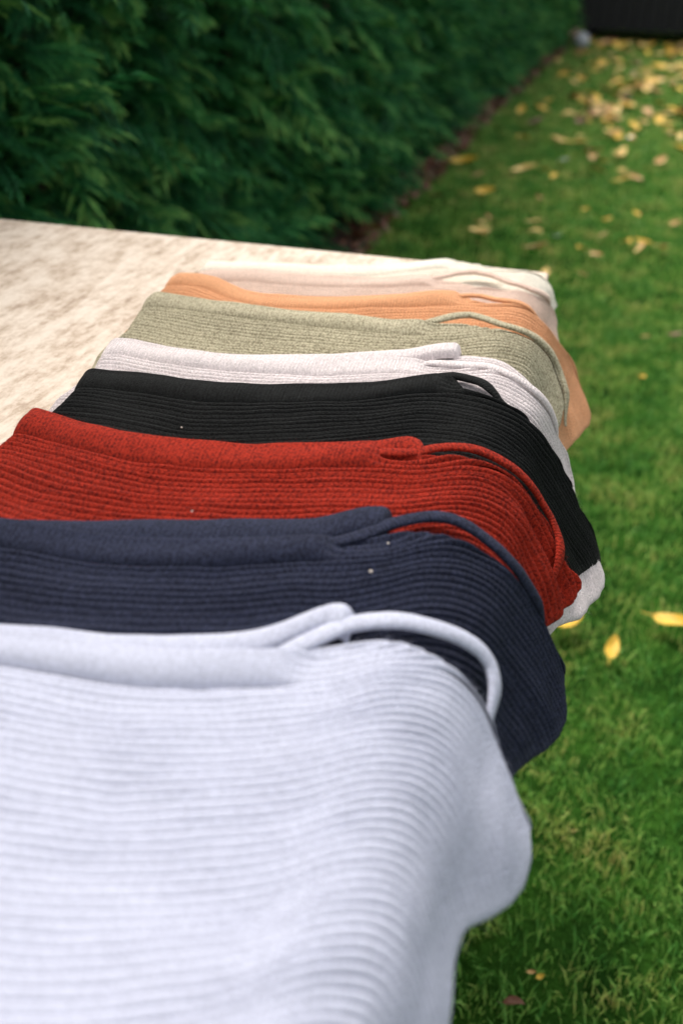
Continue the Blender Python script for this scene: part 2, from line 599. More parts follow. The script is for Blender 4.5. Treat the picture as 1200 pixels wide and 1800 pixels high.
def knit_material(name, col, heather=0.0, dark=None, sheen=0.25):
    """wool: rib stitches for v>0 (uv in metres), fine knit columns for the bands (u shifted by 10)"""
    m, t, p = new_mat(name)
    tc = t.nodes.new('ShaderNodeTexCoord')
    sp = t.nodes.new('ShaderNodeSeparateXYZ')
    t.links.new(tc.outputs['UV'], sp.inputs[0])
    u, v = sp.outputs[0], sp.outputs[1]
    oc = coords(t)
    fz = noise(t, oc, 900, 3, 0.7)
    wob = noise(t, oc, 160, 3)
    # chevron stitches on the ribs
    fr = math_n(t, 'FRACT', math_n(t, 'MULTIPLY', v, 2 / RIB))
    chev = math_n(t, 'ABSOLUTE', math_n(t, 'SUBTRACT', fr, 0.5))
    ph = math_n(t, 'ADD', math_n(t, 'ADD', math_n(t, 'MULTIPLY', u, math.pi / 0.0034), math_n(t, 'MULTIPLY', chev, 2.4)), math_n(t, 'MULTIPLY', wob, 5.0))
    st = math_n(t, 'ABSOLUTE', math_n(t, 'SINE', ph))
    # fine columns across the bands
    ph2 = math_n(t, 'ADD', math_n(t, 'MULTIPLY', u, math.pi / 0.0026), math_n(t, 'MULTIPLY', wob, 0.7))
    st2 = math_n(t, 'ABSOLUTE', math_n(t, 'SINE', ph2))
    isb = math_n(t, 'GREATER_THAN', u, 5.0)
    h = math_n(t, 'ADD', math_n(t, 'MULTIPLY', st, math_n(t, 'SUBTRACT', 1.0, isb)), math_n(t, 'MULTIPLY', math_n(t, 'MULTIPLY', st2, 1.25), isb))
    hh = math_n(t, 'ADD', math_n(t, 'MULTIPLY', h, 0.26), math_n(t, 'MULTIPLY', fz, 1.0))
    bump(t, p, hh, 0.0013, 1.0)
    dk = dark or tuple(x * 0.88 for x in col)
    lt = tuple(min(0.95, x * (1.1 + heather)) for x in col)
    hn = noise(t, oc, 420, 3, 0.65)
    hb = noise(t, oc, 14, 3)
    f = math_n(t, 'ADD', math_n(t, 'ADD', math_n(t, 'MULTIPLY', hn, 0.65), math_n(t, 'MULTIPLY', hb, 0.1)), math_n(t, 'MULTIPLY', st, 0.08))  # st term darkens stitch creases, their self-shadow painted into the colour
    c = ramp(t, f, [(0.335, dk), (0.425, col), (0.54, lt)])
    t.links.new(c, p.inputs['Base Color'])
    p.inputs['Roughness'].default_value = 0.92
    p.inputs['Specular IOR Level'].default_value = 0.15
    p.inputs['Sheen Weight'].default_value = sheen
    p.inputs['Sheen Roughness'].default_value = 0.5
    p.inputs['Sheen Tint'].default_value = (*[min(1, 0.3 + x) for x in col], 1)
    return m


SLOPE = 0.085


class Drape:
    """the laid surface of one garment: c(s) is its far edge, cr(s) the line where the ribs begin"""

    def __init__(self, k, g):
        self.k, self.e0, self.sL, self.th = k, g['e'], g['sL'], math.radians(g.get('th', 62))
        self.hang = g.get('hang', 0.0)
        far, edge, bw = g['far'], g['edge'], g['bw']
        self.s_end = far[-1][0]
        pts = [(far[0][0] - 0.03, far[0][1] - 0.02)] + list(far) + list(edge)
        self.es, self.ey = smooth_curve(pts, 700, 0.004)
        lo = [(a_, b_ - bw) for a_, b_ in far]
        w0 = edge[0][1] - lo[-1][1] + (edge[0][0] - self.s_end) * 0.3
        lo = [(lo[0][0] - 0.03, lo[0][1] - 0.012)] + lo
        lo += [(a_, b_ - max(0.004, w0 * max(0, 1 - (a_ - self.s_end) / 0.07) + 0.004)) for a_, b_ in edge]
        self.rs, self.ry = smooth_curve(lo, 700, 0.014)

    def cr(self, s):
        return np.interp(s, self.rs, self.ry)

    def c(self, s):
        return np.maximum(np.interp(s, self.es, self.ey), self.cr(s) + 0.003)

    def e(self, s, y):
        v = self.cr(s) - y
        fl = 0.002 + 0.0016 * self.k
        e = np.where(v < 0, self.e0, np.maximum(self.e0 - SLOPE * v, fl))
        k = np.clip((s - self.sL) / 0.10, 0, 1)
        k = k * k * (3 - 2 * k)
        return e * (0.86 + 0.14 * k) + self.hang * np.clip((s - 0.04) / 0.08, 0, 1)

    def pos(self, s, y, off=0.0):
        s, y = np.asarray(s, float), np.asarray(y, float)
        X, Z = prof(s, self.e(s, y) + wave(s, y) + off, self.th)
        return np.stack([X, y + 0 * X, Z + TABLE_H], -1)


def sstep(x, a, b):
    q = np.clip((x - a) / (b - a), 0, 1)
    return q * q * (3 - 2 * q)


def garment(g, k):
    D = Drape(k, g)
    sL, bw = g['sL'], g['bw']
    hs = np.array(g['hem'], float)        # (v, s) pairs
    base = np.array([-0.2, float(D.c(-0.1)) - 0.1, TABLE_H])
    root = empty('knitted_garment', base, g['label'], 'knitwear', 'ribbed knits draped over the table edge')
    mat = g['mat']
    H = g.get('hump', 0.006)
    s_end = D.s_end

    def columns(v, cols, hem_add=0.0, right=None):
        nr = len(v)
        nl, nh = 7, 4
        S = np.zeros((nr, cols + nl + nh))
        drop = np.zeros_like(S)
        hq = hs if right is None else np.array(right)
        hv = np.interp(v, hq[:, 0], hq[:, 1]) + hem_add
        left = sL + 0.06 * v + 0.0025 * np.sin(v * 60 + k)
        ra = 0.008
        for i in range(nl):
            fi = (i / nl) * math.pi / 2
            S[:, i] = left - ra * math.cos(fi)
            drop[:, i] = ra * (1 - math.sin(fi))
        S[:, nl:nl + cols] = left[:, None] + (hv - left)[:, None] * np.linspace(0, 1, cols)[None, :]
        for j in range(nh):
            fi = (j + 1) / nh * math.pi * 0.9
            S[:, nl + cols + j] = hv + 0.0030 * math.sin(fi)
            drop[:, nl + cols + j] = 0.0030 * (1 - math.cos(fi))
        return S, drop

    def ribs(S, W, v_fine, amp):
        """height of the ribbing at rib coordinate W (0 at the rib line)"""
        ph = (W + 0.0005 * vnoise(S * 22, W * 30, k) + 0.0004 * vnoise(S * 90, W * 120, k + 20)) / g.get('rib', RIB)
        rib = np.abs(np.sin(np.pi * ph)) ** 0.6
        fade = np.clip((v_fine + 0.02 - W) / 0.02, 0, 1)
        amod = 0.95 + 0.25 * vnoise(S * 30, W * 60, k + 40) + g.get('ribvar', 0.28) * NOISE_GRID[np.floor(ph + 0.5).astype(int) % 128, 7 + k]
        return amp * amod * (rib - 0.6) * fade

    def dents(S, W):
        n = 0.0008 * vnoise(S * 45, W * 55, k + 60)
        for (cs, cv, ws, wv, h) in g.get('dents', ()):
            n = n + h * np.exp(-((S - cs) / ws) ** 2 - ((W - cv) / wv) ** 2)
        return n

    vf = g.get('vis', 0.17)
    amp = g.get('amp', 0.0031)
    cols = g.get('cols', 190)
    # neck band and front panel share one laid sheet, split at the rib line
    nb = max(14, int(bw / 0.0009))
    tb = np.linspace(0, 1, nb) ** 1.15
    v2 = np.concatenate([np.arange(0, vf, 0.00052), np.arange(vf, max(0.44, vf + 0.05), 0.02)])
    for part in ('neck_band', 'front_panel'):
        if part == 'neck_band':
            S, drop = columns(tb * bw * 0.5, cols)
            T = np.repeat(tb[:, None], S.shape[1], 1)
            C, CR = D.c(S), D.cr(S)
            Y = C + (CR - C) * T
            W = CR - Y
            band = 1 - sstep(S, s_end - 0.012, s_end + 0.006)
            n = band * (H * np.sin(np.pi * np.clip(T, 0, 1) ** 0.8) ** 0.75 + 0.0012 * np.sin(S * 26 + T * 2 + k) * np.sin(np.pi * T))
            n = n + (1 - band) * ribs(S, W, vf, amp) * np.clip((C - Y) / 0.004, 0, 1)
            dist = C - Y
            n = n - 0.007 * np.clip(1 - dist / 0.006, 0, 1) ** 2.2 + 0.002 * np.exp(-((dist - 0.005) / 0.004) ** 2)
            n = n - drop + dents(S, W)
            n = n - 0.0014 * band * np.clip((T - 0.8) / 0.2, 0, 1) ** 2
            UV = np.stack([S + 10, W], -1)
        else:
            S, drop = columns(bw * 0.5 + v2, cols)
            W = np.repeat(v2[:, None], S.shape[1], 1)
            Y = D.cr(S) - W
            band = 1 - sstep(S, s_end - 0.012, s_end + 0.006)
            hq = np.interp(bw * 0.5 + v2, hs[:, 0], hs[:, 1])[:, None]
            n = ribs(S, W, vf, amp) * (0.3 + 0.7 * np.clip((hq - S) / 0.012, 0, 1)) - 0.0014 * band * np.exp(-(W / 0.003) ** 2) - drop + dents(S, W)
            UV = np.stack([S, W], -1)
        P = D.pos(S, Y, n)
        mesh_obj(part, P.reshape(-1, 3) - base, grid_faces(*S.shape)[:, ::-1], mat, root, UV.reshape(-1, 2))

    # back layer of the garment
    bk = g.get('back')
    if bk:
        bs, by = smooth_curve(bk, 500, 0.006)
        v = np.concatenate([np.linspace(0, 0.006, 7)[:-1], np.arange(0.006, 0.07, 0.0007), np.arange(0.07, 0.40, 0.02)])
        S, drop = columns(v, 150, g.get('back_add', 0))
        W = np.repeat(v[:, None], S.shape[1], 1)
        Y = np.interp(S, bs, by) - W
        n = -0.0045 + ribs(S, W, 0.06, amp) * np.clip(W / 0.004, 0, 1) - 0.006 * np.clip(1 - W / 0.006, 0, 1) ** 2 - drop
    else:
        v = np.concatenate([[0, 0.003], np.arange(0.01, 0.42, 0.015)])
        S, drop = columns(v + bw * 0.5, 60, 0 if 'back_hem' in g else g.get('back_add', -0.004), g.get('back_hem'))
        W = np.repeat(v[:, None], S.shape[1], 1)
        Y = D.cr(S) - 0.004 - W
        n = -0.0055 - drop
    P = D.pos(S, Y, n)
    mesh_obj('back_panel', P.reshape(-1, 3) - base, grid_faces(*S.shape)[:, ::-1], mat, root, np.stack([S, W], -1).reshape(-1, 2))

    # neck band of the back layer, seen behind the front one
    for path, wdt, lift, hump in g.get('back_bands', ()):
        bs, by = smooth_curve(path, 400, 0.004)
        v = np.linspace(0, 1, 26) ** 1.1
        b0_ = max(path[0][0], sL + 0.002)
        cs = np.linspace(b0_, path[-1][0], 170)
        S, V = np.meshgrid(cs, v)
        u0 = np.clip((S - b0_) / 0.014, 0, 1)
        u1 = np.clip((path[-1][0] - S) / 0.007, 0, 1)
        end = np.sqrt(1 - (1 - u0) ** 2) * np.sqrt(1 - (1 - u1) ** 2)
        Y = np.interp(S, bs, by) - V * wdt
        n = lift + hump * np.sin(np.pi * V ** 0.8) ** 0.7 * end - 0.006 * (1 - end) - 0.006 * np.clip(1 - V * wdt / 0.005, 0, 1) ** 2 - 0.004 * np.clip((V - 0.8) / 0.2, 0, 1) ** 2
        n = n + 0.001 * np.sin(S * 30 + k) * np.sin(np.pi * V) + g.get('endlift', 0.005) * sstep(S, path[-1][0] - 0.05, path[-1][0] - 0.012)
        P = D.pos(S, Y, n)
        mesh_obj('back_neck_band', P.reshape(-1, 3) - base, grid_faces(*S.shape)[:, ::-1], mat, root, np.stack([S + 10, V * wdt], -1).reshape(-1, 2))

    # loose wool fibres standing off the surface
    nf = g.get('fuzz', 7000)
    Sf = RNG.uniform(sL - 0.004, 0.21, nf)
    tf = RNG.uniform(-0.3, 1, nf)
    Yf = np.where(tf < 0, D.c(Sf) - RNG.uniform(0, 0.004, nf), D.c(Sf) - tf * vf)
    ok = Sf < np.interp(np.maximum(D.cr(Sf) - Yf, 0), hs[:, 0], hs[:, 1]) - 0.001
    Sf, Yf = Sf[ok], Yf[ok]
    nf = len(Sf)
    ln = RNG.uniform(0.0012, 0.0040, nf)
    b0 = np.where(Yf > D.cr(Sf), H * 0.6 * (Sf < s_end), 0.0)
    P0 = D.pos(Sf, Yf, b0 - 0.002)
    P1 = D.pos(Sf + RNG.normal(0, 0.002, nf), Yf + RNG.normal(0, 0.002, nf), b0 + ln)
    sd = RNG.normal(0, 1, (nf, 3))
    sd /= np.linalg.norm(sd, axis=1)[:, None]
    Vf = np.stack([P0 - sd * 0.00007, P0 + sd * 0.00007, P1], 1).reshape(-1, 3)
    tag(mesh_obj('wool_fuzz', Vf - base, np.arange(len(Vf)).reshape(-1, 3), mat, root, smooth=False), kind='stuff')

    # thin rolled edge that leaves the band at the shoulder
    for path, r, lift in g.get('tubes', ()):
        Q = smooth_path(path, 240, 5)
        n = len(Q)
        u = np.concatenate([[0], np.cumsum(np.linalg.norm(np.diff(Q, axis=0), axis=1))])
        tz = np.gradient(Q, axis=0)
        tz /= np.linalg.norm(tz, axis=1)[:, None]
        nx = np.stack([-tz[:, 1], tz[:, 0]], -1)
        L = u[-1]
        end = np.clip(np.minimum(0.5 + 0.5 * sstep(u, 0, 0.03), 0.35 + 0.65 * sstep(L - u, 0, 0.04)), 0.2, 1)
        na = 14
        an = np.linspace(0, 2 * np.pi, na, endpoint=False)
        rr = r * end * (1 + 0.06 * np.sin(u * 70 + k))
        A = rr[:, None] * np.cos(an) * 1.3
        B = rr[:, None] * 0.66 * np.sin(an)
        lf = lift - r * 0.9 * (1 - sstep(u, 0, 0.022)) + 0 * u - (r * 1.1 + lift * 0.6) * (1 - sstep(L - u, 0, 0.035))
        P = D.pos(Q[:, 0:1] + nx[:, 0:1] * A, Q[:, 1:2] + nx[:, 1:2] * A, lf[:, None] + B)
        UV = np.stack([10 + np.repeat(u[:, None], na, 1), np.repeat((an * r)[None], n, 0)], -1)
        mesh_obj('rolled_edge', P.reshape(-1, 3) - base, grid_faces(n, na, True), mat, root, UV.reshape(-1, 2))
    return D


def shift(pts, dy):
    return [(a, b + dy) for a, b in pts]


G = []
# 1 cream
far = [(-.375, 1.060), (-.352, 1.074), (-.316, 1.078), (-.263, 1.082), (-.223, 1.087), (-.174, 1.107), (-.139, 1.134), (-.104, 1.158), (-.078, 1.180)]
G.append(dict(label='cream ribbed knit garment, farthest of the row, by the corner of the table', sL=-.35, e=.015, bw=.026,
              mat=knit_material('cream_wool', (.87, .81, .69)), far=far,
              edge=[(-.056, 1.174), (-.035, 1.165), (-.016, 1.163), (.036, 1.176), (.074, 1.168), (.13, 1.16)],
              hem=[(0, .072), (.01, .084), (.1, .082), (.5, .08)], vis=.10, cols=150))
# 2 pink
far = [(-.36, 1.012), (-.333, 1.028), (-.294, 1.034), (-.246, 1.029), (-.185, 1.043), (-.136, 1.061), (-.085, 1.085)]
tube = [(-.104, 1.068), (-.088, 1.080), (-.069, 1.105), (-.049, 1.115), (-.026, 1.107), (-.002, 1.088), (.026, 1.083), (.057, 1.098), (.079, 1.105)]
G.append(dict(label='pale blush pink ribbed knit garment between the cream one and the orange one', sL=-.338, e=.020, bw=.024,
              mat=knit_material('blush_wool', (.70, .53, .44)), far=far,
              edge=[(-.059, 1.079), (-.042, 1.070), (-.012, 1.074), (.012, 1.080), (.026, 1.083), (.057, 1.100), (.079, 1.107), (.105, 1.085), (.15, 1.08)],
              hem=[(0, .094), (.01, .106), (.1, .104), (.5, .1)], vis=.11, cols=160, tubes=[(tube, .0040, .004)]))
# 3 orange
far = [(-.368, .955), (-.358, .980), (-.335, .996), (-.300, .976), (-.262, .945), (-.230, .939), (-.163, .956), (-.118, .976), (-.072, .998), (-.045, 1.011)]
tube = [(-.075, .985), (-.055, .996), (-.038, 1.006), (-.026, 1.007), (-.011, .999), (.002, .998), (.028, .999), (.055, 1.003)]
G.append(dict(label='apricot orange ribbed knit garment with its hem corner showing beyond the sage green one', sL=-.347, e=.027, bw=.027,
              mat=knit_material('apricot_wool', (.70, .345, .175)), far=far,
              hang=.005, edge=[(-.032, .994), (-.011, .994), (.004, .998), (.028, 1.000), (.055, 1.004), (.085, 1.016), (.112, 1.028), (.142, 1.018), (.177, 1.005), (.20, 1.0)],
              hem=[(0, .146), (.003, .155), (.008, .163), (.016, .168), (.03, .169), (.05, .164), (.12, .146), (.5, .11)], vis=.12, cols=170, tubes=[(tube, .0034, .003)]))
# 4 sage
far = [(-.362, .880), (-.350, .899), (-.339, .907), (-.314, .903), (-.272, .887), (-.229, .883), (-.145, .886), (-.098, .884), (-.060, .896)]
tube = [(-.078, .884), (-.058, .896), (-.041, .918), (-.029, .929), (-.014, .924), (.006, .912), (.020, .913), (.037, .917), (.057, .921), (.081, .919), (.103, .903), (.123, .886)]
G.append(dict(label='heathered sage green ribbed knit garment between the orange one and the pale lilac grey one', sL=-.336, e=.033, bw=.026,
              mat=knit_material('sage_wool', (.42, .38, .265), 0.2, (.24, .21, .135)), far=far,
              hang=-.003, edge=[(-.041, .903), (-.022, .907), (.000, .904), (.016, .908), (.037, .916), (.057, .921), (.081, .919), (.103, .903), (.123, .886), (.15, .86)],
              hem=[(0, .092), (.01, .104), (.03, .112), (.06, .114), (.15, .11), (.5, .1)], vis=.13, cols=170, tubes=[(tube, .0040, .0035)]))
# 5 pale grey
bfar = [(-.342, .748), (-.332, .765), (-.316, .775), (-.300, .775), (-.267, .763), (-.223, .758), (-.189, .764), (-.119, .787), (-.073, .813), (-.043, .828), (-.022, .838)]
far = [(-.342, .744), (-.32, .766), (-.30, .766), (-.26, .750), (-.22, .745), (-.175, .751), (-.119, .766), (-.073, .783), (-.045, .793)]
G.append(dict(label='pale lilac grey ribbed knit garment with a double neckline, hanging lower than the black one', sL=-.313, e=.037, bw=.027,
              mat=knit_material('lilac_grey_wool', (.68, .61, .61), 0.1, (.60, .54, .54)), far=far, hang=.002, hump=.0055,
              edge=[(-.031, .790), (-.017, .793), (.003, .797), (.024, .794), (.046, .795), (.066, .801), (.087, .812), (.12, .822), (.145, .815), (.162, .800), (.202, .774), (.23, .76)],
              back=[(-.40, .74), (-.3, .755), (-.2, .74), (-.119, .765), (-.060, .800), (-.020, .832), (.005, .836), (.019, .835), (.039, .830), (.061, .830), (.087, .837), (.111, .838), (.136, .830), (.162, .806), (.202, .778), (.24, .76)],
              hem=[(0, .196), (.006, .208), (.016, .216), (.03, .218), (.05, .214), (.10, .198), (.15, .180), (.20, .158), (.5, .11)], vis=.17, cols=200, back_add=-.002,
              back_bands=[(bfar, .023, -.0030, .0050)],
              tubes=[([(-.06, .780), (-.04, .786), (-.017, .790), (.003, .794), (.024, .791), (.046, .792), (.066, .798), (.087, .805), (.12, .808)], .0040, .0025)]))
# 6 black
far = [(-.330, .655), (-.318, .680), (-.300, .691), (-.278, .693), (-.244, .686), (-.211, .678), (-.183, .679), (-.099, .708), (-.065, .727), (-.043, .741), (-.030, .751), (-.019, .760)]
tube = [(-.048, .729), (-.034, .742), (-.017, .755), (-.008, .753), (.005, .747), (.013, .739), (.022, .733), (.040, .734)]
G.append(dict(label='black ribbed knit garment between the pale lilac grey one and the red one', sL=-.300, e=.039, bw=.028,
              mat=knit_material('black_wool', (.0065, .0073, .0073), 0.5, (.003, .0034, .0034), 0.02), far=far, hang=.002,
              edge=[(-.006, .734), (.010, .732), (.031, .735), (.044, .740), (.055, .739), (.075, .747), (.099, .760), (.129, .770), (.138, .768), (.167, .786), (.188, .793), (.210, .787), (.23, .78)],
              hem=[(0, .190), (.004, .201), (.010, .208), (.018, .210), (.030, .206), (.055, .194), (.095, .176), (.15, .150), (.5, .11)], vis=.16, cols=200, tubes=[(tube, .0042, .003)]))
# 7 red
far = [(-.335, .575), (-.325, .595), (-.306, .607), (-.282, .598), (-.252, .587), (-.221, .579), (-.197, .577), (-.168, .580), (-.129, .587), (-.073, .605), (-.041, .617)]
tube = [(-.062, .596), (-.046, .600), (-.030, .604), (-.018, .609), (-.011, .617), (.001, .624), (.017, .630), (.027, .631), (.036, .632), (.047, .635), (.068, .638), (.089, .638), (.101, .630), (.110, .614), (.122, .590)]
G.append(dict(label='brick red ribbed knit garment between the black one and the navy one', sL=-.305, e=.039, bw=.030,
              mat=knit_material('brick_red_wool', (.275, .0185, .0075), 0.25, (.13, .0075, .004), 0.03), far=far, hump=.0070, hang=.002, endlift=.001,
              edge=[(-.022, .608), (-.006, .614), (.010, .620), (.027, .625), (.047, .631), (.068, .632), (.089, .634), (.101, .630), (.112, .626), (.124, .626), (.140, .629), (.146, .620), (.17, .60)],
              hem=[(0, .122), (.004, .131), (.012, .139), (.022, .142), (.045, .138), (.07, .130), (.12, .120), (.5, .11)], vis=.16, cols=210,
              dents=[(.105, .016, .045, .007, -.010), (.10, .034, .04, .009, .005)],
              back_bands=[([(-.075, .606), (-.055, .614), (-.040, .624), (-.031, .631), (-.024, .631), (-.014, .618)], .024, .0000, .006)],
              tubes=[(tube, .0036, .0030)]))
# 8 navy
bfar = [(-.345, .41), (-.29, .442), (-.248, .455), (-.215, .464), (-.165, .479), (-.116, .495), (-.084, .507), (-.049, .520), (-.037, .526), (-.019, .532)]
far = [(-.345, .420), (-.29, .440), (-.242, .448), (-.226, .450), (-.188, .449), (-.154, .453), (-.121, .460), (-.089, .470), (-.058, .483), (-.042, .490)]
tube = [(-.066, .472), (-.046, .481), (-.030, .496), (-.018, .511), (-.004, .523), (.008, .530), (.021, .532), (.035, .531), (.048, .531), (.058, .531), (.081, .537), (.106, .545), (.130, .548)]
G.append(dict(label='navy blue ribbed knit garment between the red one and the light blue one', sL=-.335, e=.039, bw=.024,
              hang=.004, mat=knit_material('navy_wool', (.0185, .0225, .045), 0.4, (.009, .011, .024), 0.08), far=far,
              edge=[(-.022, .503), (-.001, .512), (.015, .515), (.038, .522), (.058, .529), (.081, .538), (.106, .547), (.127, .550), (.153, .555), (.167, .553), (.2, .54)],
              hem=[(0, .138), (.004, .149), (.012, .159), (.025, .166), (.045, .169), (.065, .165), (.09, .154), (.13, .130), (.17, .104), (.5, .1)], vis=.19, cols=210, hump=.0065,
              back_bands=[(bfar, .031, -.0035, .0060)], tubes=[(tube, .0041, .0026)]))
# 9 light blue
bfar = [(-.335, .325), (-.26, .345), (-.191, .360), (-.161, .365), (-.131, .368), (-.103, .375), (-.076, .385), (-.049, .398), (-.036, .409), (-.025, .420), (-.015, .417)]
far = [(-.335, .317), (-.26, .338), (-.19, .353), (-.162, .357), (-.116, .357), (-.088, .361), (-.049, .374), (-.030, .384)]
tube = [(-.058, .362), (-.042, .373), (-.029, .388), (-.018, .402), (-.007, .409), (.007, .414), (.021, .418), (.036, .425), (.051, .430), (.061, .429), (.068, .421), (.074, .406), (.084, .393)]
G.append(dict(label='light blue ribbed knit garment, largest and closest, at the front of the row', sL=-.33, e=.040, bw=.025,
              mat=knit_material('light_blue_wool', (.505, .525, .64), 0.05, (.45, .47, .58), 0.15), far=far, hang=-.002, hump=.0060, amp=.0017, rib=.0051, ribvar=.12,
              edge=[(-.012, .394), (-.002, .400), (.011, .404), (.024, .404), (.040, .405), (.057, .405), (.073, .403), (.085, .395), (.095, .391), (.115, .384), (.130, .380), (.140, .37), (.17, .36)],
              th=65, hem=[(0, .104), (.004, .114), (.012, .123), (.024, .130), (.040, .131), (.055, .127), (.075, .117), (.095, .105), (.110, .101), (.13, .105), (.16, .108), (.2, .106), (.5, .095)],
              dents=[(.085, .10, .030, .030, -.004), (.11, .035, .03, .025, .003)],
              back_hem=[(0, .10), (.05, .108), (.085, .109), (.11, .108), (.13, .108), (.15, .106), (.165, .100), (.5, .085)], vis=.32, cols=200,
              back_add=.004, back_bands=[(bfar, .022, -.0025, .0055)], tubes=[(tube, .0046, .0030)]))
DR = [garment(g, i + 1) for i, g in enumerate(G)]


# ------------------------------------------------------------------ fallen leaves
def leaf_mat(name, a, b, c3):
    m, t, p = new_mat(name)
    oc = coords(t)
    c = ramp(t, noise(t, oc, 60, 4), [(0.3, a), (0.55, b), (0.75, c3)])
    t.links.new(c, p.inputs['Base Color'])
    p.inputs['Roughness'].default_value = 0.6
    return m


LEAF_MATS = [leaf_mat('golden_leaf', (.46, .26, .02), (.66, .42, .035), (.72, .50, .06)),
             leaf_mat('pale_leaf', (.55, .36, .09), (.68, .48, .15), (.74, .56, .22)),
             leaf_mat('tan_leaf', (.33, .17, .05), (.52, .30, .10), (.60, .38, .16)),
             leaf_mat('brown_leaf', (.09, .035, .02), (.18, .07, .035), (.26, .11, .05)),
             leaf_mat('white_petal', (.62, .64, .66), (.74, .76, .78), (.78, .80, .80))]


def leaf_mesh(name, slim, curl, mat):
    nu, nv = 9, 5
    uu = np.linspace(0, 1, nu)
    V = []
    for u in uu:
        wdt = slim * (math.sin(math.pi * u ** 0.8) ** 0.8) * 0.5 if 0 < u < 1 else 0.004
        for j in range(nv):
            q = (j / (nv - 1) - 0.5) * 2
            V.append((u - 0.5, q * wdt, curl * (4 * (u - 0.5) ** 2 - 0.3) * 0.35 + abs(q) * wdt * 0.45 + 0.03 * math.sin(7 * u + 3 * q)))
    F = grid_faces(nu, nv)
    V = np.array(V)
    # a short stalk
    b = len(V)
    V = np.concatenate([V, [(-0.5, 0.012, V[2][2]), (-0.5, -0.012, V[2][2]), (-0.74, -0.03, V[2][2] + .05), (-0.74, -0.012, V[2][2] + .05)]])
    F = np.concatenate([F, [[b, b + 1, b + 2, b + 3]]])
    o = mesh_obj(name, V, F, mat)
    me = o.data
    bpy.data.objects.remove(o)
    return me


LEAVES = {}
for mi, mm in enumerate(LEAF_MATS):
    for vi, (sl, cu) in enumerate(((0.42, 0.3), (0.6, 0.5), (0.5, -0.25))):
        LEAVES[(mi, vi)] = leaf_mesh('fallen_leaf', sl, cu, mm)

CAMP = np.array(M.translation)
RM = np.array([right, down, fwd])


def ground_at(px, py, z=0.03):
    d = RM.T @ np.array([(px - 600) / 1750, (py - 900) / 1750, 1.0])
    tt = (z - CAMP[2]) / d[2]
    q = CAMP + tt * d
    return q[0], q[1]


def leaf(x, y, size, mi, rz, label, group=None, tilt=None):
    me = LEAVES[(mi, random.randrange(3))]
    o = bpy.data.objects.new('fallen_leaf' if mi != 4 else 'white_petal', me)
    COL.objects.link(o)
    o.location = (x, y, float(ground_z(x, y)) + 0.034 + random.uniform(0, 0.008))
    o.rotation_euler = (random.uniform(-0.35, 0.35) if tilt is None else tilt, random.uniform(-0.3, 0.3), rz)
    o.scale = (size, size, size)
    tag(o, label, 'leaf' if mi != 4 else 'petal', group)
    return o


# leaves one can pick out: (px, py, size, material, heading, label)
SPOTS = [
    (990, 1098, .085, 0, .75, 'bright yellow leaf on the grass just below the lowest pale grey hem'),
    (1183, 1100, .085, 0, -.5, 'large yellow leaf on the grass, rightmost of those level with the red hem'),
    (1074, 1143, .058, 0, 1.4, 'small upright yellow leaf on the grass beside the navy hem'),
    (931, 1722, .012, 2, .2, 'tiny orange leaf scrap in the dark grass beside the light blue hem'),
    (947, 1727, .011, 0, .5, 'tiny yellow leaf scrap in the dark grass beside the orange scrap'),
    (900, 1775, .026, 3, .1, 'dark reddish brown leaf in the grass below the light blue hem'),
    (1128, 664, .040, 0, 1.2, 'lone yellow leaf on the grass level with the black neckline'),
    (1133, 592, .035, 2, .4, 'faint tan leaf on the grass above the lone yellow leaf'),
    (1185, 594, .05, 3, .2, 'brown leaf low in the grass at the edge of the view'),
    (1065, 390, .075, 0, 1.0, 'yellow leaf on the lawn, higher of the pair right of the table corner'),
    (1128, 428, .08, 0, .3, 'round golden leaf on the lawn, lower of the pair right of the table corner'),
    (937, 395, .085, 1, .3, 'pale yellow leaf on the lawn above the table corner'),
    (842, 415, .10, 1, .35, 'pale cream leaf on the lawn beyond the far table edge'),
    (940, 441, .10, 2, .1, 'tan leaf on the lawn just beyond the table corner'),
    (957, 484, .075, 1, 1.5, 'pale leaf peeping out at the corner of the table'),
    (851, 343, .10, 0, .2, 'golden leaf alone on the lawn between hedge and white petal'),
    (1023, 485, .05, 2, .1, 'small tan leaf on the grass beside the cream garment'),
    (975, 419, .045, 4, .4, 'white petal on the lawn beyond the table corner'),
    (1110, 247, .07, 4, .4, 'white petal among the yellow leaves on the far lawn'),
    (990, 284, .06, 4, .4, 'white petal touching a yellow leaf nearer the hedge'),
    (815, 286, .16, 0, .0, 'yellow leaf on the lawn close to the hedge soil'),
    (840, 310, .10, 2, .8, 'tan leaf on the lawn close to the hedge soil'),
    (713, 340, .08, 2, .6, 'tan leaf lying on the soil under the hedge'),
    (652, 407, .09, 2, .4, 'tan leaf on the soil just beyond the table edge'),
    (765, 352, .09, 3, .2, 'brown leaf at the lawn edge by the hedge'),
    (920, 300, .14, 1, .05, 'pale leaf lying flat in the middle of the lawn'),
    (955, 300, .07, 0, .5, 'small yellow leaf next to the flat pale leaf'),
    (1043, 300, .13, 1, .1, 'broad pale leaf left of the leaf cluster on the lawn'),
    (1052, 284, .10, 0, .0, 'yellow leaf just above the broad pale leaf'),
    (1092, 300, .10, 1, 1.1, 'pale leaf topping the small leaf cluster on the lawn'),
    (1093, 315, .10, 0, .3, 'golden leaf in the middle of the small leaf cluster'),
    (1115, 312, .09, 2, -.2, 'orange tan leaf at the side of the small leaf cluster'),
    (1010, 256, .15, 0, .05, 'long yellow leaf lying across the middle lawn'),
    (918, 245, .11, 0, .8, 'golden leaf at the hedge side of the leaf carpet'),
    (1178, 233, .11, 0, .1, 'bright yellow leaf below the leaf carpet at the edge of the view'),
]
